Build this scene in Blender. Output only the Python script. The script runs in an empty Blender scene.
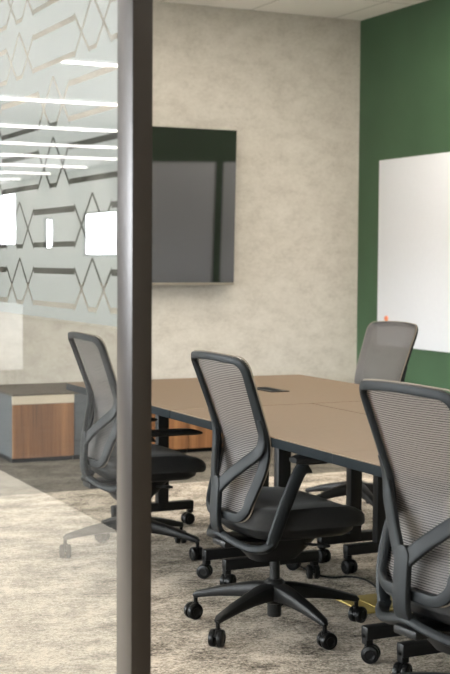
import bpy, bmesh, math, random
from mathutils import Vector, Matrix
random.seed(4)
PI = math.pi
sc = bpy.context.scene
COL = sc.collection
THETA = math.radians(25.3)      # heading of the camera in the room's axes (x along the screen wall, y towards it)

# ------------------------------------------------------------------ materials
def new_mat(name):
    m = bpy.data.materials.new(name); m.use_nodes = True
    nt = m.node_tree; nt.nodes.clear()
    out = nt.nodes.new('ShaderNodeOutputMaterial')
    return m, nt, out
def N(nt, kind, **kw):
    n = nt.nodes.new(kind)
    for k, v in kw.items():
        if k.startswith('i_'):
            n.inputs[k[2:].replace('_', ' ')].default_value = v
        else: setattr(n, k, v)
    return n
def L(nt, a, b): nt.links.new(a, b)
def ramp(nt, fac, stops):
    r = nt.nodes.new('ShaderNodeValToRGB')
    e = r.color_ramp.elements
    e[0].position, e[0].color = stops[0][0], (*stops[0][1], 1)
    e[1].position, e[1].color = stops[-1][0], (*stops[-1][1], 1)
    for p, c in stops[1:-1]:
        x = e.new(p); x.color = (*c, 1)
    L(nt, fac, r.inputs[0]); return r
def coords(nt, scale=(1, 1, 1), rot=(0, 0, 0)):
    t = nt.nodes.new('ShaderNodeTexCoord'); mp = nt.nodes.new('ShaderNodeMapping')
    mp.inputs['Scale'].default_value = scale; mp.inputs['Rotation'].default_value = rot
    L(nt, t.outputs['Object'], mp.inputs[0]); return mp.outputs[0]
def noise(nt, vec, scale, detail=4, rough=.6):
    n = nt.nodes.new('ShaderNodeTexNoise'); n.inputs['Scale'].default_value = scale
    n.inputs['Detail'].default_value = detail; n.inputs['Roughness'].default_value = rough
    L(nt, vec, n.inputs['Vector']); return n.outputs[0]
def math_(nt, op, a, b=None, c=None):
    n = nt.nodes.new('ShaderNodeMath'); n.operation = op
    for i, v in enumerate((a, b, c)):
        if v is None: continue
        if isinstance(v, (int, float)): n.inputs[i].default_value = v
        else: L(nt, v, n.inputs[i])
    return n.outputs[0]
def principled(nt, out, color=None, rough=.5, metal=0., spec=.5, **kw):
    p = nt.nodes.new('ShaderNodeBsdfPrincipled')
    if color is not None:
        if isinstance(color, tuple): p.inputs['Base Color'].default_value = (*color, 1)
        else: L(nt, color, p.inputs['Base Color'])
    p.inputs['Roughness'].default_value = rough; p.inputs['Metallic'].default_value = metal
    p.inputs['Specular IOR Level'].default_value = spec
    L(nt, p.outputs[0], out.inputs[0]); return p
def bump(nt, p, h, strength, dist=.002):
    b = nt.nodes.new('ShaderNodeBump'); b.inputs['Strength'].default_value = strength
    b.inputs['Distance'].default_value = dist
    L(nt, h, b.inputs['Height']); L(nt, b.outputs[0], p.inputs['Normal'])
def plain(name, color, rough=.5, metal=0., spec=.5, var=.08, scale=30):
    m, nt, out = new_mat(name)
    n = noise(nt, coords(nt), scale, 3)
    r = ramp(nt, n, [(.3, tuple(c*(1-var) for c in color)), (.7, tuple(min(1, c*(1+var)) for c in color))])
    p = principled(nt, out, r.outputs[0], rough, metal, spec)
    return m

M = {}
M['frame'] = plain('chair_frame_grey', (.0085, .0105, .012), .52, spec=.22)
M['frame_light'] = plain('chair_frame_warm', (.10, .098, .095), .4)
M['black'] = plain('black_plastic', (.009, .009, .009), .45, spec=.22)
M['tyre'] = plain('caster_rubber', (.004, .004, .004), .35, spec=.18)
M['metal_black'] = plain('black_metal', (.006, .006, .006), .45, spec=.2)
M['edge'] = plain('table_edge_band', (.007, .010, .012), .7, spec=.08)
M['post'] = plain('dark_anodised_post', (.016, .012, .009), .34, metal=.0, spec=.3, var=.03)
M['cream'] = plain('cream_laminate', (.62, .54, .43), .5, var=.03)
M['taupe'] = plain('taupe_top', (.085, .068, .05), .6, spec=.2)
M['grey_panel'] = plain('blue_grey_panel', (.085, .095, .105), .6, spec=.25)
M['white_board'] = plain('white_board', (.70, .71, .745), .3, var=.01)
M['brass'] = plain('brass_cover', (.46, .35, .11), .4, metal=.5, var=.06)
M['screen'] = plain('black_screen', (.008, .008, .007), .04, spec=.5, var=.02)
M['screen'].node_tree.nodes['Principled BSDF'].inputs['IOR'].default_value = 1.95
M['screen_trim'] = plain('screen_trim', (.03, .03, .03), .4)
M['trim_metal'] = plain('screen_lower_trim', (.30, .27, .22), .4, metal=.5)
M['orange'] = plain('orange_plastic', (.75, .22, .10), .5)
M['steel'] = plain('steel', (.45, .45, .46), .3, metal=1.)
M['sideboard'] = plain('pale_grey_laminate', (.38, .37, .35), .5, var=.02)
M['white'] = plain('white_laminate', (.8, .79, .76), .5, var=.02)
M['wall_white'] = plain('off_white_paint', (.60, .58, .54), .8, var=.03, scale=6)

# seat fabric
m, nt, out = new_mat('black_seat_fabric'); v = coords(nt)
n1 = noise(nt, v, 420, 2); r = ramp(nt, n1, [(.3, (.009, .009, .009)), (.7, (.018, .0175, .017))])
p = principled(nt, out, r.outputs[0], .85, spec=.2); p.inputs['Sheen Weight'].default_value = .15
bump(nt, p, n1, .4, .001); M['fabric'] = m
# carpet
def carpet(name, dark, mid, light, sc_=1.):
    m, nt, out = new_mat(name)
    v = coords(nt, (1, 1, 1), (0, 0, .2)); v2 = coords(nt, (1.0, 1.35, 1), (0, 0, .45))
    big = noise(nt, v2, 5*sc_, 3, .6); md = noise(nt, v2, 34*sc_, 4, .75); fine = noise(nt, v, 105*sc_, 3, .75)
    a = math_(nt, 'MULTIPLY_ADD', big, .34, math_(nt, 'MULTIPLY', md, .40))
    a = math_(nt, 'MULTIPLY_ADD', fine, .43, a)
    r = ramp(nt, a, [(.47, dark), (.56, mid), (.66, light)])
    p = principled(nt, out, r.outputs[0], .95, spec=.1)
    bump(nt, p, math_(nt, 'ADD', fine, md), .7, .006)
    return m
M['carpet'] = carpet('mottled_carpet', (.062, .052, .042), (.295, .255, .210), (.62, .54, .455))
M['carpet_far'] = carpet('darker_far_carpet', (.045, .038, .032), (.11, .098, .082), (.20, .18, .15))
M['carpet_dark'] = carpet('dark_carpet', (.03, .03, .03), (.06, .058, .055), (.11, .105, .10))
# pale corridor floor
m, nt, out = new_mat('pale_corridor_floor')
v = coords(nt); a = noise(nt, v, 7, 5, .7)
r = ramp(nt, a, [(.35, (.66, .60, .52)), (.65, (.82, .76, .66))]); p = principled(nt, out, r.outputs[0], .8, spec=.2)
M['corridor_floor'] = m
# screen wall covering
m, nt, out = new_mat('mottled_wallcovering')
v = coords(nt, (1, 1, 1)); v2 = coords(nt, (1, 1, 1.5))
a = noise(nt, v2, 5.5, 6, .68); b = noise(nt, v2, 45, 3, .7)
s = math_(nt, 'MULTIPLY_ADD', b, .35, math_(nt, 'MULTIPLY', a, .65))
r = ramp(nt, s, [(.36, (.46, .425, .375)), (.5, (.55, .515, .46)), (.64, (.61, .575, .52))])
p = principled(nt, out, r.outputs[0], .8, spec=.25); bump(nt, p, s, .35, .004); M['wallpaper'] = m
# green paint
m, nt, out = new_mat('green_paint')
a = noise(nt, coords(nt), 3, 2); b = noise(nt, coords(nt), 300, 2)
r = ramp(nt, a, [(.3, (.040, .085, .042)), (.7, (.046, .096, .048))])
p = principled(nt, out, r.outputs[0], .55, spec=.4); bump(nt, p, b, .15, .001); M['green'] = m
# ceiling tiles with their lay-in grid
m, nt, out = new_mat('ceiling_tile')
br = nt.nodes.new('ShaderNodeTexBrick'); br.offset = 0; br.squash = 1
br.inputs['Scale'].default_value = 1; br.inputs['Brick Width'].default_value = .737; br.inputs['Row Height'].default_value = .737
br.inputs['Mortar Size'].default_value = .009; br.inputs['Mortar Smooth'].default_value = .3
br.inputs['Color1'].default_value = (.93, .90, .86, 1); br.inputs['Color2'].default_value = (.92, .89, .85, 1); br.inputs['Mortar'].default_value = (.60, .58, .54, 1)
t = nt.nodes.new('ShaderNodeTexCoord'); mp = nt.nodes.new('ShaderNodeMapping')
mp.inputs['Location'].default_value = (-.158, .32, 0); L(nt, t.outputs['Object'], mp.inputs[0]); L(nt, mp.outputs[0], br.inputs['Vector'])
p = principled(nt, out, br.outputs[0], .9, spec=.1); bump(nt, p, noise(nt, coords(nt), 160, 3), .3, .002); M['ceiling'] = m
# tan table top
m, nt, out = new_mat('tan_laminate')
a = noise(nt, coords(nt), 60, 4, .7)
r = ramp(nt, a, [(.3, (.145, .100, .064)), (.7, (.160, .112, .073))]); p = principled(nt, out, r.outputs[0], .5, spec=.22); M['tabletop'] = m
# walnut doors
m, nt, out = new_mat('walnut')
v = coords(nt, (9, 9, .5)); a = noise(nt, v, 1.2, 3, .55); v = coords(nt, (60, 60, 1.5)); b = noise(nt, v, 1.5, 3, .6)
s = math_(nt, 'MULTIPLY_ADD', b, .3, math_(nt, 'MULTIPLY', a, .7))
r = ramp(nt, s, [(.36, (.11, .048, .020)), (.5, (.22, .098, .040)), (.66, (.34, .165, .07))])
p = principled(nt, out, r.outputs[0], .45, spec=.4); M['walnut'] = m
# woven mesh of the chair backs: horizontal cords with open gaps
def mesh_fabric(name, col_a, col_b, gap):
    m, nt, out = new_mat(name)
    t = nt.nodes.new('ShaderNodeTexCoord'); sep = nt.nodes.new('ShaderNodeSeparateXYZ'); L(nt, t.outputs['Object'], sep.inputs[0])
    wob = noise(nt, coords(nt, (3, 3, 9)), 4, 2)
    z = math_(nt, 'MULTIPLY_ADD', wob, .6, math_(nt, 'MULTIPLY', sep.outputs['Z'], 150.))
    w = math_(nt, 'PINGPONG', z, .5)             # 0 .. .5, one cord each 6.7 mm
    w = math_(nt, 'MULTIPLY', w, 2.)
    r = ramp(nt, w, [(.15, col_b), (.8, col_a)])
    dif = nt.nodes.new('ShaderNodeBsdfPrincipled'); L(nt, r.outputs[0], dif.inputs['Base Color']); dif.inputs['Roughness'].default_value = .6
    tl = nt.nodes.new('ShaderNodeBsdfTranslucent'); L(nt, r.outputs[0], tl.inputs[0])
    mx0 = nt.nodes.new('ShaderNodeMixShader'); mx0.inputs[0].default_value = .3
    L(nt, dif.outputs[0], mx0.inputs[1]); L(nt, tl.outputs[0], mx0.inputs[2])
    tr = nt.nodes.new('ShaderNodeBsdfTransparent'); mx = nt.nodes.new('ShaderNodeMixShader')
    fac = ramp(nt, w, [(.1, (1-gap*1.6,)*3), (.7, (1-gap*.4,)*3)])
    L(nt, fac.outputs[0], mx.inputs[0]); L(nt, tr.outputs[0], mx.inputs[1]); L(nt, mx0.outputs[0], mx.inputs[2])
    L(nt, mx.outputs[0], out.inputs[0]); return m
M['mesh'] = mesh_fabric('grey_mesh_fabric', (.180, .160, .151), (.022, .020, .020), .10)
# clear sheet glass (reflection by Fresnel, straight-through transmission)
def fresnel_glass(name, ior, tint):
    m, nt, out = new_mat(name)
    fr = nt.nodes.new('ShaderNodeFresnel'); fr.inputs[0].default_value = ior
    geo = nt.nodes.new('ShaderNodeNewGeometry')
    # the same reflectance whether the face is met from outside or from within the pane
    ii = math_(nt, 'MULTIPLY_ADD', geo.outputs['Backfacing'], 1/ior-ior, ior)
    iio = math_(nt, 'MULTIPLY_ADD', geo.outputs['Backfacing'], ior-1/ior, 0)
    L(nt, math_(nt, 'ADD', ii, iio), fr.inputs[0])
    fac = math_(nt, 'MULTIPLY', fr.outputs[0], math_(nt, 'SUBTRACT', 1., geo.outputs['Backfacing']))
    tr = nt.nodes.new('ShaderNodeBsdfTransparent'); tr.inputs[0].default_value = (*tint, 1)
    gl = nt.nodes.new('ShaderNodeBsdfGlossy'); gl.inputs['Roughness'].default_value = .0
    mx = nt.nodes.new('ShaderNodeMixShader'); L(nt, fac, mx.inputs[0]); L(nt, tr.outputs[0], mx.inputs[1]); L(nt, gl.outputs[0], mx.inputs[2])
    L(nt, mx.outputs[0], out.inputs[0]); return m
M['glass'] = fresnel_glass('partition_glass', 2.15, (.955, .965, .955))
def emit(name, col, s):
    m, nt, out = new_mat(name); e = nt.nodes.new('ShaderNodeEmission'); e.inputs[0].default_value = (*col, 1); e.inputs[1].default_value = s
    L(nt, e.outputs[0], out.inputs[0]); return m
M['lamp'] = emit('lamp_diffuser', (1, .92, .80), 9.)
M['lamp_corridor_fill'] = emit('corridor_fill_diffuser', (1, .95, .90), 5.5)
M['lamp_office'] = emit('office_lamp_diffuser', (1, .96, .9), 16.)
M['daylight'] = emit('window_daylight', (.93, .96, 1.0), 19.)
# etched film with clear interlaced hexagon lines
def film_material():
    m, nt, out = new_mat('etched_hexagon_film')
    t = nt.nodes.new('ShaderNodeTexCoord'); sep = nt.nodes.new('ShaderNodeSeparateXYZ'); L(nt, t.outputs['Object'], sep.inputs[0])
    y, z = sep.outputs['Y'], sep.outputs['Z']
    P, H, Z0 = .614, .104, 1.225
    row = math_(nt, 'FLOOR', math_(nt, 'DIVIDE', math_(nt, 'SUBTRACT', z, Z0-.028), .159))
    v = math_(nt, 'SUBTRACT', math_(nt, 'SUBTRACT', z, Z0), math_(nt, 'MULTIPLY', row, .159))     # height above the row's foot
    ph = math_(nt, 'MULTIPLY', math_(nt, 'FLOORED_MODULO', math_(nt, 'FLOOR', math_(nt, 'DIVIDE', row, 2.)), 2.), .5)   # every other pair of rows shifts by half
    s = math_(nt, 'ADD', math_(nt, 'DIVIDE', math_(nt, 'SUBTRACT', y, 3.41), P), ph)
    tt = math_(nt, 'MULTIPLY', math_(nt, 'PINGPONG', s, .5), P)         # distance from the wide hexagon's middle
    def rng(x, a, b): return math_(nt, 'MULTIPLY', math_(nt, 'GREATER_THAN', x, a), math_(nt, 'LESS_THAN', x, b))
    def flat(t0, t1, v0, v1): return math_(nt, 'MULTIPLY', rng(tt, t0, t1), rng(v, v0, v1))
    def slope(ta, va, tb, vb, w):
        d = math.hypot(tb-ta, vb-va); nx, ny = -(vb-va)/d, (tb-ta)/d
        dist = math_(nt, 'ABSOLUTE', math_(nt, 'ADD', math_(nt, 'MULTIPLY', math_(nt, 'SUBTRACT', tt, ta), nx), math_(nt, 'MULTIPLY', math_(nt, 'SUBTRACT', v, va), ny)))
        return math_(nt, 'MULTIPLY', math_(nt, 'LESS_THAN', dist, w), rng(tt, min(ta, tb)-.002, max(ta, tb)+.002))
    parts = [flat(-1, .174, H-.016, H), flat(-1, .174, 0, .014), flat(.280, 1, -.002, .010),
             slope(.172, H, .284, 0, .0055), slope(.172, 0, .307, .130, .0055)]
    acc = parts[0]
    for q in parts[1:]: acc = math_(nt, 'MAXIMUM', acc, q)
    fac = math_(nt, 'MULTIPLY_ADD', acc, -.90, .90)        # how much film
    tl = nt.nodes.new('ShaderNodeBsdfTranslucent'); tl.inputs[0].default_value = (.365, .375, .36, 1)
    df = nt.nodes.new('ShaderNodeBsdfDiffuse'); df.inputs[0].default_value = (.365, .375, .36, 1)
    mx0 = nt.nodes.new('ShaderNodeMixShader'); mx0.inputs[0].default_value = .5; L(nt, tl.outputs[0], mx0.inputs[1]); L(nt, df.outputs[0], mx0.inputs[2])
    tr = nt.nodes.new('ShaderNodeBsdfTransparent'); mx = nt.nodes.new('ShaderNodeMixShader')
    L(nt, fac, mx.inputs[0]); L(nt, tr.outputs[0], mx.inputs[1]); L(nt, mx0.outputs[0], mx.inputs[2]); L(nt, mx.outputs[0], out.inputs[0]); return m
M['film'] = film_material()

# ------------------------------------------------------------------ mesh helpers
def obj(name, bm, mat, parent=None, smooth=True, loc=None, rz=None):
    bmesh.ops.recalc_face_normals(bm, faces=bm.faces)
    me = bpy.data.meshes.new(name); bm.to_mesh(me); bm.free()
    o = bpy.data.objects.new(name, me); COL.objects.link(o)
    for mm in (mat if isinstance(mat, list) else [mat]): me.materials.append(mm)
    if smooth:
        for f in me.polygons: f.use_smooth = True
        try: me.set_sharp_from_angle(angle=math.radians(38))
        except Exception: pass
    if parent: o.parent = parent
    if loc: o.location = loc
    if rz is not None: o.rotation_euler = (0, 0, rz)
    return o
def box(bm, x0, x1, y0, y1, z0, z1, bev=0., seg=2, mi=0):
    b = bmesh.new(); bmesh.ops.create_cube(b, size=1)
    for v in b.verts: v.co = Vector(((x0+x1)/2+v.co.x*(x1-x0), (y0+y1)/2+v.co.y*(y1-y0), (z0+z1)/2+v.co.z*(z1-z0)))
    if bev: bmesh.ops.bevel(b, geom=b.edges[:], offset=bev, segments=seg, affect='EDGES', profile=.5)
    for f in b.faces: f.material_index = mi
    me = bpy.data.meshes.new('t'); b.to_mesh(me); b.free(); bm.from_mesh(me); bpy.data.meshes.remove(me)
    return bm
def one_box(*a, **k): return box(bmesh.new(), *a, **k)
def sweep(bm, pts, hw, ht, nrm, closed=False, n=10, power=2.6):
    """rounded bar along pts; half width hw across, half thickness ht along nrm (lists or numbers)"""
    pts = [Vector(p) for p in pts]; m = len(pts); rings = []
    for i, p in enumerate(pts):
        if closed: t = pts[(i+1) % m]-pts[i-1]
        else: t = pts[min(i+1, m-1)]-pts[max(i-1, 0)]
        t.normalize()
        nn = Vector(nrm[i] if isinstance(nrm, list) else nrm); nn = (nn-t*nn.dot(t)).normalized(); bb = t.cross(nn)
        a = hw[i] if isinstance(hw, (list, tuple)) else hw; b = ht[i] if isinstance(ht, (list, tuple)) else ht
        r = []
        for k in range(n):
            th = 2*PI*(k+.5)/n; c, s = math.cos(th), math.sin(th)
            r.append(bm.verts.new(p+bb*a*math.copysign(abs(c)**(2/power), c)+nn*b*math.copysign(abs(s)**(2/power), s)))
        rings.append(r)
    for i in range(m if closed else m-1):
        A, B = rings[i], rings[(i+1) % m]
        for k in range(n): bm.faces.new((A[k], A[(k+1) % n], B[(k+1) % n], B[k]))
    if not closed: bm.faces.new(rings[0][::-1]); bm.faces.new(rings[-1])
    return bm
def spline(pts, k=6):
    P = [Vector(p) for p in pts]; out = []
    for i in range(len(P)-1):
        p0, p1, p2, p3 = P[max(i-1, 0)], P[i], P[i+1], P[min(i+2, len(P)-1)]
        for j in range(k):
            t = j/k; out.append(.5*((2*p1)+(p2-p0)*t+(2*p0-5*p1+4*p2-p3)*t*t+(3*p1-p0-3*p2+p3)*t**3))
    return out+[P[-1]]
def lathe(bm, prof, n=24, c=(0, 0), axis='z'):
    rings = []
    for r, h in prof:
        ring = []
        for k in range(n):
            a = 2*PI*k/n; x, y = r*math.cos(a), r*math.sin(a)
            co = (c[0]+x, c[1]+y, h) if axis == 'z' else (h, c[0]+x, c[1]+y) if axis == 'x' else (c[0]+x, h, c[1]+y)
            ring.append(bm.verts.new(co))
        rings.append(ring)
    for A, B in zip(rings, rings[1:]):
        for k in range(n): bm.faces.new((A[k], A[(k+1) % n], B[(k+1) % n], B[k]))
    bm.faces.new(rings[0][::-1]); bm.faces.new(rings[-1]); return bm
def interp(x, xs, ys):
    if x <= xs[0]: return ys[0]
    for a, b, c, d in zip(xs, xs[1:], ys, ys[1:]):
        if x <= b: return c+(d-c)*(x-a)/(b-a)
    return ys[-1]
def tag(o, label, cat, group=None, kind=None):
    if label: o['label'] = label
    if cat: o['category'] = cat
    if group: o['group'] = group
    if kind: o['kind'] = kind
    return o
def thing(name, label, cat, loc=(0, 0, 0), rz=0, group=None):
    o = bpy.data.objects.new(name, None); COL.objects.link(o); o.location = loc; o.rotation_euler = (0, 0, rz)
    o.empty_display_size = .1
    return tag(o, label, cat, group)
def struct(name, bm, mat, parent=None, smooth=False):
    o = obj(name, bm, mat, parent, smooth)
    if parent is None: o['kind'] = 'structure'
    return o
def copy_tree(o, parent=None):
    c = o.copy(); COL.objects.link(c); c.parent = parent
    for ch in [x for x in o.children]: copy_tree(ch, c)
    return c

# ------------------------------------------------------------------ the room
U0, U1, N1, ZC = 1.10, 5.56, 9.28, 3.26        # partition, green wall, screen wall, ceiling
NB = -1.2
struct('floor', one_box(U0, U1, NB, 7.42, -.05, 0), M['carpet'])
struct('floor_far', one_box(U0, U1, 7.42, N1, -.05, 0), M['carpet_far'])  # floor drawn darker from here to the screen wall
struct('floor_corridor', one_box(-.16, U0, NB, 36, -.05, 0), M['corridor_floor'])
struct('floor_office', one_box(-7.2, -.16, NB, 36, -.05, 0), M['carpet_dark'])
struct('ceiling', one_box(U0-.05, U1+.1, NB, N1+.1, ZC, ZC+.05), M['ceiling'])
struct('ceiling_office', one_box(-7.2, U0-.05, NB, 36, ZC, ZC+.05), M['wall_white'])
struct('wall_back', one_box(U0-.02, U1+.1, N1, N1+.1, 0, ZC), M['wallpaper'])
struct('wall_right', one_box(U1, U1+.1, NB, N1, 0, ZC), M['green'])
struct('wall_front', one_box(-7.2, U1+.1, NB-.1, NB, 0, ZC), M['wall_white'])
struct('wall_corridor', one_box(U0-.02, U0+.10, N1+.1, 36, 0, ZC), M['wall_white'])
struct('wall_office_end', one_box(-7.2, U0+.1, 36, 36.1, 0, ZC), M['wall_white'])
# far office wall on the left with its windows (openings between piers)
wins = [(-.6, 2.2, .5, 2.7), (2.8, 5.6, .5, 2.7), (6.2, 9.0, .5, 2.7), (9.6, 12.4, .5, 2.7), (12.9, 15.9, .5, 2.7), (24.9, 26.9, 1.43, 2.35), (29.0, 29.6, 1.6, 2.3), (31.9, 33.4, 1.7, 3.0)]  # large windows are unseen; the last one added to brighten the ceiling
bm = bmesh.new(); prev = NB
for a, b, z0, z1 in wins:
    box(bm, -7.3, -7.2, prev, a, 0, ZC); box(bm, -7.3, -7.2, a, b, 0, z0); box(bm, -7.3, -7.2, a, b, z1, ZC); prev = b
box(bm, -7.3, -7.2, prev, 36, 0, ZC)
struct('wall_left', bm, M['wall_white'])
for i, (a, b, z0, z1) in enumerate(wins):
    w = struct(f'window_{i+1}', one_box(-7.29, -7.27, a, b, z0, z1), M['daylight'])
    fb = bmesh.new(); f = .045
    box(fb, -7.265, -7.2, a, a+f, z0, z1); box(fb, -7.265, -7.2, b-f, b, z0, z1); box(fb, -7.265, -7.2, a+f, b-f, z0, z0+f); box(fb, -7.265, -7.2, a+f, b-f, z1-f, z1)
    obj('window_frame', fb, M['metal_black'], w, False)

# glazed partition with etched film, and the doorway beside it
PN0, PN1 = 2.757, 2.851                       # the post
def partition(name, n0, n1, label_film):
    g = one_box(U0-.004, U0+.006, n0, n1, .04, ZC-.04)
    w = struct(name, g, M['glass'])
    obj('etched_film', one_box(U0+.0065, U0+.0075, n0, n1, 1.195, ZC-.04), M['film'], w, False)['label'] = label_film
    fb = bmesh.new(); box(fb, U0-.022, U0+.026, n0, n1, 0, .04); box(fb, U0-.022, U0+.026, n0, n1, ZC-.04, ZC)
    obj('glazing_channel', fb, M['post'], w, False)
    return w
partition('window_11', PN1, N1, 'frosted film with clear interlaced hexagon lines')
partition('window_12', NB, 1.40, 'frosted film with clear interlaced hexagon lines')
struct('trim_1', one_box(U0-.024, U0+.024, PN0, PN1, 0, ZC, bev=.0015), M['post'], smooth=True)
struct('trim_2', one_box(U0-.024, U0+.026, 1.40, 1.49, 0, ZC, bev=.0015), M['post'], smooth=True)
struct('trim_3', one_box(U0-.024, U0+.026, 1.49, PN0, ZC-.12, ZC, bev=.0015), M['post'], smooth=True)
struct('baseboard_right', one_box(U1-.012, U1, NB, N1, 0, .10), M['metal_black'])

# lamps
def panel(name, x, y, lx, ly, mat, label, group):
    t = thing(name, label, 'ceiling light', (x, y, ZC-.03), 0, group)
    fb = bmesh.new(); e = .012
    box(fb, -lx/2-e, lx/2+e, -ly/2-e, -ly/2, 0, .03); box(fb, -lx/2-e, lx/2+e, ly/2, ly/2+e, 0, .03)
    box(fb, -lx/2-e, -lx/2, -ly/2, ly/2, 0, .03); box(fb, lx/2, lx/2+e, -ly/2, ly/2, 0, .03)
    obj('lamp_housing', fb, M['white'], t, False)
    obj('lamp_diffuser', one_box(-lx/2, lx/2, -ly/2, ly/2, .004, .022), mat, t, False)
    return t
for x, ys in ((2.0, (0., 2.2, 4.4, 6.4, 8.2)), (3.5, (0., 2.2, 4.4, 6.4, 7.8)), (4.9, (0., 2.2, 4.4, 6.4, 7.4))):
    for y in ys: panel('ceiling_light', x, y, .6, .6, M['lamp'], 'square recessed ceiling light above the meeting tables', 'ceiling lights above the meeting tables')
# linear lamps over the office; the partition mirrors them
for i, y in enumerate((12.3, 15.4, 18.5, 21.2, 23.6, 26.0, 28.3, 30.6)):
    wide = (-6.95, -1.9)
    lab = ('first', 'second', 'third', 'fourth', 'fifth', 'sixth', 'seventh', 'farthest')[i]
    panel('linear_light', sum(wide)/2, y, wide[1]-wide[0], .15, M['lamp_office'], f'{lab} white linear ceiling light mirrored in the glass, counted from the top', 'linear lights over the open office')
for y in (6.4, 8.2):  # unseen fill lamps, added to brighten the corridor floor mirrored in the glass
    panel('corridor_fill_light', .45, y, .25, 1.5, M['lamp_corridor_fill'], 'added unseen fill light above the corridor beside the glass', 'added fill lights over the corridor')

# ------------------------------------------------------------------ task chair
ZS = (.43, .50, .60, .65, .715, .87, .994, 1.03); YS = (-.200, -.188, -.152, -.140, -.142, -.200, -.248, -.263)
WS = (.150, .166, .184, .189, .194, .204, .211, .213)
def surf(x, z, off=0.):
    y = interp(z, ZS, YS) if True else 0
    # smooth the profile
    y = sum(interp(z+d, ZS, YS) for d in (-.04, -.02, 0, .02, .04))/5
    return Vector((x, y+.034*(abs(x)/.21)**2.2-.012+off, z))
def outline(inset=0., n_side=22):
    top, bot, rt, rb = 1.020-inset, .430+inset, .042, .06
    w = lambda z: sum(interp(z+d, ZS, WS) for d in (-.03, 0, .03))/3-inset
    pts = []
    for i in range(n_side+1):                                       # right side, upward
        z = bot+rb+(top-rt-bot-rb)*i/n_side; pts.append((w(z), z))
    xt = w(top-rt)
    for i in range(1, 8): a = i/8*PI/2; pts.append((xt-rt+rt*math.cos(a), top-rt+rt*math.sin(a)))
    for i in range(9): x = (xt-rt)*(1-i/4); pts.append((x, top+.007*(1-(x/(xt-rt))**2)))
    for i in range(1, 8): a = PI/2+i/8*PI/2; pts.append((-xt+rt+rt*math.cos(a), top-rt+rt*math.sin(a)))
    for i in range(n_side+1):
        z = top-rt-(top-rt-bot-rb)*i/n_side; pts.append((-w(z), z))
    xb = w(bot+rb)
    for i in range(1, 8): a = PI+i/8*PI/2; pts.append((-xb+rb+rb*math.cos(a), bot+rb+rb*math.sin(a)))
    for i in range(7): x = -(xb-rb)*(1-i/3); pts.append((x, bot))
    for i in range(1, 8): a = 1.5*PI+i/8*PI/2; pts.append((xb-rb+rb*math.cos(a), bot+rb+rb*math.sin(a)))
    return pts
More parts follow.
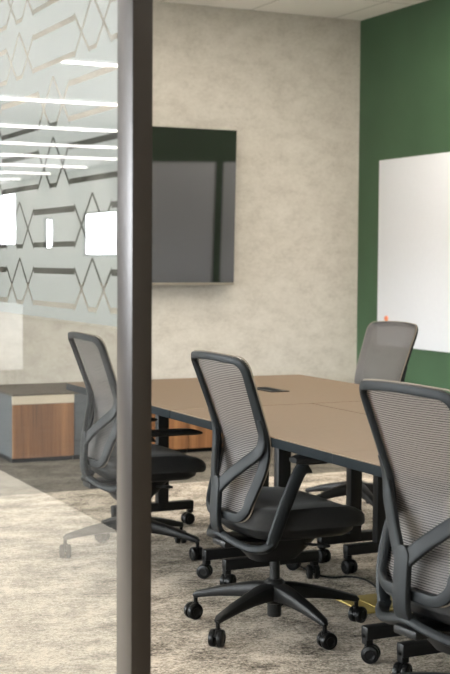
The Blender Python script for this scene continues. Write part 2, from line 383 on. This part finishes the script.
def make_chair(name, label, group):
    t = thing(name, label, 'chair', group=group)
    # mesh back: rows across the outline
    ins = outline(.003); zs = [p[1] for p in ins]; zt, zb = max(zs)-.0005, min(zs)+.0005
    def half(z):
        best = 0
        for a, b in zip(ins, ins[1:]+ins[:1]):
            if (a[1]-z)*(b[1]-z) <= 0 and a[1] != b[1]:
                best = max(best, a[0]+(b[0]-a[0])*(z-a[1])/(b[1]-a[1]))
        return best
    bm = bmesh.new(); R = 44; Cn = 16; rows = []
    for i in range(R+1):
        z = zb+(zt-zb)*i/R; h = half(z)
        rows.append([bm.verts.new(surf(-h+2*h*j/Cn, z, .004)) for j in range(Cn+1)])
    for i in range(R):
        for j in range(Cn): bm.faces.new((rows[i][j], rows[i][j+1], rows[i+1][j+1], rows[i+1][j]))
    obj('mesh_back', bm, M['mesh'], t)
    # rear frame ring: wider down the flanks
    pts = outline(.014); path = [surf(x, z, -.011) for x, z in pts]
    hw = [.0135 if z > .985 else .0135+.006*min(1, max(0, (.985-z)/.25)) if z > .50 else .017 for x, z in pts]
    nrm = [(.62*x/.21, -1, 0) for x, z in pts]
    fr = obj('back_frame', sweep(bmesh.new(), path, hw, .0105, nrm, closed=True, n=12, power=4.5), M['frame'], t)
    # light edge piping of the frame
    path = [surf(x, z, -.001) for x, z in outline(-.0005)]
    obj('edge_piping', sweep(bmesh.new(), path, .0022, .003, nrm, closed=True, n=6), M['piping'], fr)
    # Y-shaped support
    bm = bmesh.new()
    for s in (-1, 1):
        q = spline([surf(s*.190, .80, -.014), surf(s*.184, .74, -.018), surf(s*.168, .685, -.028), (s*.112, -.192, .635), (s*.060, -.220, .590), (s*.020, -.238, .550), (0, -.242, .53)], 6)
        sweep(bm, q, [.010+.013*min(1, i/12) for i in range(len(q))], .009, (s*.25, -1, .25), n=12, power=5)
    q = spline([(0, -.236, .580), (0, -.243, .52), (0, -.246, .44), (0, -.240, .395), (0, -.216, .365)], 5)
    sweep(bm, q, [.010, .020, .027]+[.030]*(len(q)-3), .011, (0, -1, 0), n=14, power=6)
    obj('back_support', bm, M['frame'], t)
    # lower rail that carries the arms, and the arms
    q = spline([(-.218, -.130, .366), (-.198, -.156, .344), (-.145, -.186, .340), (-.075, -.212, .356), (0, -.224, .372), (.075, -.212, .356), (.145, -.186, .340), (.198, -.156, .344), (.218, -.130, .366)], 6)
    obj('lower_rail', sweep(bmesh.new(), q, .020, .014, (0, -.5, -1), n=12, power=3.5), M['frame'], t)
    for s in (-1, 1):
        q = spline([(s*.216, -.136, .362), (s*.232, -.126, .41), (s*.249, -.110, .48), (s*.260, -.082, .56), (s*.264, -.052, .622), (s*.262, -.025, .645)], 6)
        a = obj('armrest', sweep(bmesh.new(), q, [.021]*4+[.024]*(len(q)-9)+[.026, .029, .033, .037, .038], [.015]*(len(q)-5)+[.016, .016, .015, .014, .012], (s, 0, 0)), M['frame_arm'], t)
        q = [Vector((s*.262, -.080+.295*i/12, .663-.010*max(0, (i-8)/4)**2)) for i in range(13)]
        ww = [.026, .037, .041, .042, .043, .043, .044, .044, .044, .043, .040, .034, .018]
        obj('arm_pad', sweep(bmesh.new(), q, ww, [.010, .016]+[.018]*9+[.014, .007], (0, 0, 1), n=14, power=3), M['black'], a)
    # seat
    def loft(levels, cy, hx, hy, p, droop=True, nn=40):
        bm = bmesh.new(); rings = []
        for z, s in levels:
            ring = []
            for k in range(nn):
                a = 2*PI*k/nn; c, d = math.cos(a), math.sin(a)
                x = hx*s*math.copysign(abs(c)**(2/p), c)*(1-.05*d); y = hy*s*math.copysign(abs(d)**(2/p), d)
                zz = z-(.050*max(0, (y-.02)/.235)**1.8*(.45+.55*min(1, max(0, (z-.405)/.06))) if droop else 0)+(.012*(abs(x)/hx)**2 if droop and z > .44 else 0)
                ring.append(bm.verts.new((x, cy+y, zz)))
            rings.append(ring)
        for A, B in zip(rings, rings[1:]):
            for k in range(nn): bm.faces.new((A[k], A[(k+1) % nn], B[(k+1) % nn], B[k]))
        bm.faces.new(rings[0][::-1]); bm.faces.new(rings[-1]); return bm
    st = obj('seat', loft([(.405, .90), (.407, .965), (.418, .992), (.440, 1.), (.460, .99), (.472, .955), (.478, .87), (.479, .6), (.478, .3), (.478, .05)], .055, .245, .255, 3.4), M['fabric'], t)
    obj('seat_shell', loft([(.352, .55), (.366, .82), (.385, .92), (.405, .95)], .045, .240, .238, 3.2), M['black'], st)
    # tilt mechanism with levers
    bm = bmesh.new()
    lv = [(.262, .060, .085), (.280, .075, .10), (.315, .095, .135), (.350, .12, .165)]; rings = []
    for z, hx, hy in lv:
        rings.append([bm.verts.new((hx*math.copysign(abs(math.cos(a))**.6, math.cos(a)), -.01+hy*math.copysign(abs(math.sin(a))**.6, math.sin(a)), z)) for a in [2*PI*k/24 for k in range(24)]])
    for A, B in zip(rings, rings[1:]):
        for k in range(24): bm.faces.new((A[k], A[(k+1) % 24], B[(k+1) % 24], B[k]))
    bm.faces.new(rings[0][::-1]); bm.faces.new(rings[-1])
    box(bm, -.05, .05, -.235, -.08, .325, .352, bev=.008)
    mc = obj('tilt_mechanism', bm, M['black'], t)
    for s, yy in ((1, .07), (-1, .02)):
        b = sweep(bmesh.new(), [(s*.10, yy, .325), (s*.17, yy, .335), (s*.215, yy, .345)], .006, .005, (0, 0, 1), n=8)
        box(b, min(s*.205, s*.25), max(s*.205, s*.25), yy-.016, yy+.016, .339, .350, bev=.004)
        obj('lever', b, M['black'], mc)
    # gas lift and star base
    bm = bmesh.new(); lathe(bm, [(.024, .045), (.026, .05), (.026, .17), (.019, .175), (.019, .265)])
    obj('gas_lift', bm, M['black'], t)
    obj('base_hub', lathe(bmesh.new(), [(.034, .095), (.046, .100), (.050, .125), (.046, .155), (.034, .178), (.027, .184)]), M['black'], t)
    for k in range(5):
        q = [(.028, 0, .138), (.08, 0, .137), (.15, 0, .128), (.22, 0, .116), (.285, 0, .101), (.312, 0, .094), (.324, 0, .086)]
        lg = obj('star_leg', sweep(bmesh.new(), q, [.040, .034, .027, .023, .019, .016, .010], [.034, .030, .024, .019, .014, .013, .009], (0, 0, 1), n=12, power=3.2), M['black'], t)
        lg.rotation_euler = (0, 0, math.radians(4+72*k))
        make_caster(lg, (.318, 0, 0), random.uniform(0, 2*PI))
    return t
CASTER = [None]
def make_caster(parent, loc, rz):
    if CASTER[0] is None:
        bm = bmesh.new(); r = .031
        for s in (-1, 1):
            lathe(bm, [(r-.008, s*.004), (r-.001, s*.006), (r, s*.009), (r, s*.020), (r-.003, s*.0245), (r*.55, s*.027), (r*.45, s*.0245), (.004, s*.0245)], 24, (.010, r), 'y')
        lathe(bm, [(.0055, -.01), (.0055, .01)], 10, (.010, r), 'y')
        # hood over the wheels and the stem
        q = [(.010+(r*.80)*math.cos(a), 0, r+(r*.80)*math.sin(a)) for a in [math.radians(d) for d in range(20, 200, 20)]]
        sweep(bm, q, .0045, .006, (0, 1, 0), n=8)
        lathe(bm, [(.012, .050), (.012, .062), (.008, .064), (.008, .088)], 12)
        CASTER[0] = obj('caster', bm, M['tyre'], parent)
        c = CASTER[0]
    else:
        c = CASTER[0].copy(); COL.objects.link(c); c.parent = parent
    c.location = loc; c.rotation_euler = (0, 0, rz)
    return c
M['piping'] = plain('frame_edge_tan', (.20, .165, .13), .5)
M['frame_arm'] = M['frame']

CH_G = 'mesh-backed task chairs around the table'
specs = [  # x, y, heading of the chair's front (deg from +x), star angle, label
    (2.255, 4.330, 2.0, 4, 'grey mesh task chair in the middle, in front of the glazed partition post'),
    (2.235, 5.690, 0.0, 258, 'grey mesh task chair seen through the frosted glass at the left'),
    (2.225, 3.080, 6.0, 40, 'nearest grey mesh task chair, cut off by the right edge'),
    (3.685, 6.14, 186.0, 20, 'mauve-grey mesh task chair across the table, before the whiteboard and green wall'),
]
proto = make_chair('task_chair', specs[0][4], CH_G)
chairs = [proto]+[copy_tree(proto) for _ in specs[1:]]
for c, (x, y, hd, star, lab) in zip(chairs, specs):
    c.location = (x, y, 0); c.rotation_euler = (0, 0, math.radians(hd-90)); c['label'] = lab
    del c['group']
    if c is chairs[1]:          # its arms are set lower
        for q in c.children:
            if q.name.startswith('armrest'): q.scale = (1, 1, .76); q.location = (0, 0, .366*.24)
    legs = [q for q in c.children if q.name.startswith('star_leg')]
    for k, q in enumerate(legs): q.rotation_euler = (0, 0, math.radians(star+72*k))

# ------------------------------------------------------------------ tables
TZ = .74
def table(x0, x1, y0, y1, label, legs, g0=.002, g1=.002):
    t = thing('meeting_table', label, 'table', ((x0+x1)/2, (y0+y1)/2, 0))
    cx, cy = (x0+x1)/2, (y0+y1)/2; g = .002
    top = obj('tabletop', one_box(x0-cx+g+.002, x1-cx-g-.002, y0-cy+g0+min(.002, g0), y1-cy-g1-min(.002, g1), TZ-.004, TZ, bev=.0008), M['tabletop'], t, False)
    obj('edge_band', one_box(x0-cx+g, x1-cx-g, y0-cy+g0, y1-cy-g1, TZ-.036, TZ-.0035, bev=.002), M['edge'], t, True)
    for (lx, ly, f0, f1) in legs:
        b = bmesh.new(); X, Y = lx-cx, ly-cy
        box(b, X-.030, X+.030, Y-.022, Y+.022, .085, TZ-.036, bev=.004)
        box(b, f0-cx, f1-cx, Y-.021, Y+.021, .080, .125, bev=.006)
        box(b, X-.16, X+.16, Y-.02, Y+.02, TZ-.062, TZ-.036, bev=.004)
        for f in (f0, f1):
            s = 1 if f == f0 else -1
            box(b, f-cx+(0 if s > 0 else -.028), f-cx+(.028 if s > 0 else 0), Y-.016, Y+.016, .062, .10, bev=.004)
        lg = obj('leg', b, M['metal_black'], t)
        for f, s in ((f0, 1), (f1, -1)): make_caster(lg, (f-cx+s*.016, Y, 0), random.uniform(0, 6))
    # beam beneath, joining the legs
    ys = [l[1] for l in legs]; xs = sum(l[0] for l in legs)/len(legs)
    for lx in sorted({l[0] for l in legs}):
        yy = [l[1]-cy for l in legs if l[0] == lx]
        obj('crossbeam', one_box(lx-cx-.02, lx-cx+.02, min(yy)+.02, max(yy)-.02, TZ-.075, TZ-.0365, bev=.003), M['metal_black'], t)
    return t
XA, XM, XB = 2.13, 2.795, 3.456
LA, LB = (2.60, 2.33, 2.77), (3.11, 2.93, 3.30)
def lg(L_, y): return (L_[0], y, L_[1], L_[2])
table(XA, XB, 5.035, 6.365, 'tan table across the far end, with the black outlet lid in its top', [lg(LA, 5.13), lg(LB, 5.20), lg(LA, 6.24), lg(LB, 6.24)])
table(XA, XM, 3.705, 5.035, 'tan-topped table that the middle chair is pushed under', [lg(LA, 4.93), lg(LA, 3.82)], .0003)
table(XM, XB, 3.705, 5.035, 'tan-topped table on the far side, behind the one the middle chair is pushed under', [lg(LB, 4.97), lg(LB, 3.82)], .0003)
table(XA, XM, 2.375, 3.705, 'nearest tan-topped table, behind the nearest chair at the right', [lg(LA, 3.60), lg(LA, 2.49)], .002, .0003)
table(XM, XB, 2.375, 3.705, 'tan-topped table far side, hidden mostly by the nearest chair at the right', [lg(LB, 3.60), lg(LB, 2.49)], .002, .0003)
# flush power outlet in the far table
t = thing('power_outlet', 'black flush power outlet lid in the top of the far tan table', 'outlet', (2.90, 5.64, TZ))
obj('bezel', one_box(-.05, .05, -.11, .11, .0002, .004, bev=.001), M['metal_black'], t, False)
b = bmesh.new(); box(b, -.022, .022, -.08, .08, .0042, .0062, bev=.0006)
obj('lid', b, M['steel_dark'] if 'steel_dark' in M else M['edge'], t, False)
# floor box and cable
t = thing('floor_box', 'brass floor outlet cover lying in the carpet beneath the table', 'floor outlet', (2.785, 4.47, 0))
obj('cover', one_box(-.12, .12, -.12, .12, .0002, .008, bev=.003), M['brass'], t)
b = bmesh.new(); box(b, -.05, .05, -.09, .09, .0082, .011, bev=.001); obj('hinged_lid', b, M['brass'], t)

# ------------------------------------------------------------------ things on the walls
t = thing('wall_screen', 'large black television on the mottled grey wall', 'television', (3.385, N1, 1.19))
TV = t
obj('housing', one_box(-1.0, 1.0, -.07, -.001, .02, 1.12, bev=.006), M['screen_trim'], t)
obj('screen', one_box(-1.008, 1.008, -.092, -.070, .0, 1.14, bev=.002), M['screen'], t, False)
obj('lower_trim', one_box(-1.008, 1.008, -.094, -.075, -.018, -.001, bev=.002), M['trim_metal'], t, False)
TV.location = (3.385, N1-.045, 1.19); TV.rotation_euler = (math.radians(1.8), 0, 0)
obj('wall_bracket', one_box(-.3, .3, -.002, .043, .35, .75, bev=.004), M['metal_black'], TV)
def whiteboard(y0, y1, label):
    t = thing('whiteboard', label, 'whiteboard', (U1, (y0+y1)/2, .705)); h = (y1-y0)/2
    obj('board', one_box(-.022, -.006, -h, h, 0, 1.43, bev=.003), M['white_board'], t)
    for yy in (-h+.15, h-.15):
        for zz in (.12, 1.31): obj('standoff', lathe(bmesh.new(), [(.014, -.006), (.014, -.0005)], 12, (yy, zz), 'x'), M['steel'], t)
whiteboard(6.45, 8.94, 'large frameless white board on the green wall, behind the far chair')
whiteboard(3.70, 6.25, 'second frameless white board, mirrored in the dark television only')
mg = obj('magnet', lathe(bmesh.new(), [(.018, U1-.0335), (.021, U1-.031), (.021, U1-.0225)], 16, (8.80, .915), 'x'), M['orange'])
tag(mg, 'small orange magnet on the white board above the far chair', 'magnet')

# ------------------------------------------------------------------ low cabinets under the screen
CF, CT = 8.57, .461
def cabinet(x0, x1, kind, label):
    t = thing('low_cabinet', label, 'cabinet', ((x0+x1)/2, CF, 0)); w = (x1-x0)/2-.001
    body = M['grey_panel']
    obj('body', one_box(-w, w, .02, N1-CF-.002, .03, CT-.014, bev=.001), body, t, False)
    obj('plinth', one_box(-w+.005, w-.005, .035, N1-CF-.01, 0, .03), M['metal_black'], t, False)
    if kind == 'wood':
        obj('rail', one_box(-w, w, 0, .019, .392, CT-.014, bev=.001), M['cream'], t, False)
        n = 2 if x1-x0 > .8 else 1
        for k in range(n):
            a, b_ = -w+2*w*k/n+.0015, -w+2*w*(k+1)/n-.0015
            d = obj('door', one_box(a, b_, 0, .019, .032, .389, bev=.001), M['walnut'], t, False)
    else:
        obj('rail', one_box(-w, w, 0, .019, .392, CT-.014, bev=.001), M['grey_panel'], t, False)
        obj('door', one_box(-w+.0015, w-.0015, 0, .019, .135, .389, bev=.001), M['grey_panel'], t, False)
        obj('drawer', one_box(-w+.0015, w-.0015, .008, .019, .032, .120, bev=.001), M['grey_panel'], t, False)
    return t
cabinet(2.50, 2.93, 'wood', 'low cabinet with walnut door and cream rail, seen through the glass at the left')
cabinet(2.93, 3.30, 'grey', 'blue-grey low cabinet behind the chair seen through the glass')
cabinet(3.30, 3.776, 'wood', 'walnut-fronted cabinet right of the dark post, left of the thin door gap')
cabinet(3.776, 4.72, 'wood', 'walnut-fronted cabinet under the right half of the television, right of the door gap')
tag(obj('countertop', one_box(2.50, 4.72, CF, N1-.002, CT-.0135, CT, bev=.001), M['taupe'], None, False), 'dark taupe countertop running over the low cabinets', 'countertop')

# office things that the glass mirrors
t = thing('pale_sideboard', 'pale low sideboard out in the office, mirrored at the left of the glass', 'sideboard', (-1.5, 13.7, 0))
obj('body', one_box(-.42, .42, 0, .45, .19, .86, bev=.004), M['sideboard'], t); 
obj('top', one_box(-.44, .44, -.02, .47, .861, .885, bev=.003), M['sideboard'], t)
for x in (-.36, .36):
    for y in (.06, .39): obj('leg', lathe(bmesh.new(), [(.014, 0), (.018, .19)], 12, (x, y)), M['metal_black'], t)

# cable
def gp(px, py, z=0.):      # point at height z seen at a pixel of the plan drawing
    Z = (1.35-z)*1340/(py-261); X = (px-225)/1340*Z
    return Vector((math.cos(THETA)*X+math.sin(THETA)*Z, -math.sin(THETA)*X+math.cos(THETA)*Z, z))
q = spline([gp(a, b, .006) for a, b in ((290, 562), (303, 569), (318, 577), (335, 580), (352, 579), (368, 582), (380, 590), (388, 600))], 8)
bm = sweep(bmesh.new(), q, .0042, .0042, (0, 0, 1), n=8, power=2)
tag(obj('power_cable', bm, M['black']), 'black power cable snaking over the carpet to the brass floor outlet', 'cable')

# ------------------------------------------------------------------ world, camera
w = bpy.data.worlds.new('world'); sc.world = w; w.use_nodes = True
bg = w.node_tree.nodes['Background']; bg.inputs[0].default_value = (.75, .85, 1, 1); bg.inputs[1].default_value = .3

cam = bpy.data.cameras.new('camera'); co = bpy.data.objects.new('camera', cam); COL.objects.link(co); sc.camera = co
cam.sensor_fit = 'HORIZONTAL'; cam.sensor_width = 24; cam.lens = 24*1340/450
pitch, roll = math.atan(76/1340), math.radians(.35)
F = Vector((math.sin(THETA)*math.cos(pitch), math.cos(THETA)*math.cos(pitch), -math.sin(pitch)))
R0 = Vector((math.cos(THETA), -math.sin(THETA), 0)); Up = R0.cross(F)
R_ = R0*math.cos(roll)+Up*math.sin(roll); U_ = Up*math.cos(roll)-R0*math.sin(roll)
mw = Matrix((R_, U_, -F)).transposed().to_4x4(); mw.translation = Vector((0, 0, 1.35))
co.matrix_world = mw
cam.dof.use_dof = True; cam.dof.focus_distance = 4.6; cam.dof.aperture_fstop = 5.6
sc.view_settings.view_transform = 'Standard'; sc.view_settings.look = 'None'
sc.view_settings.exposure = 1.1; sc.view_settings.gamma = 1.; sc.view_settings.use_curve_mapping = False
sc.cycles.max_bounces = 10; sc.cycles.transparent_max_bounces = 24
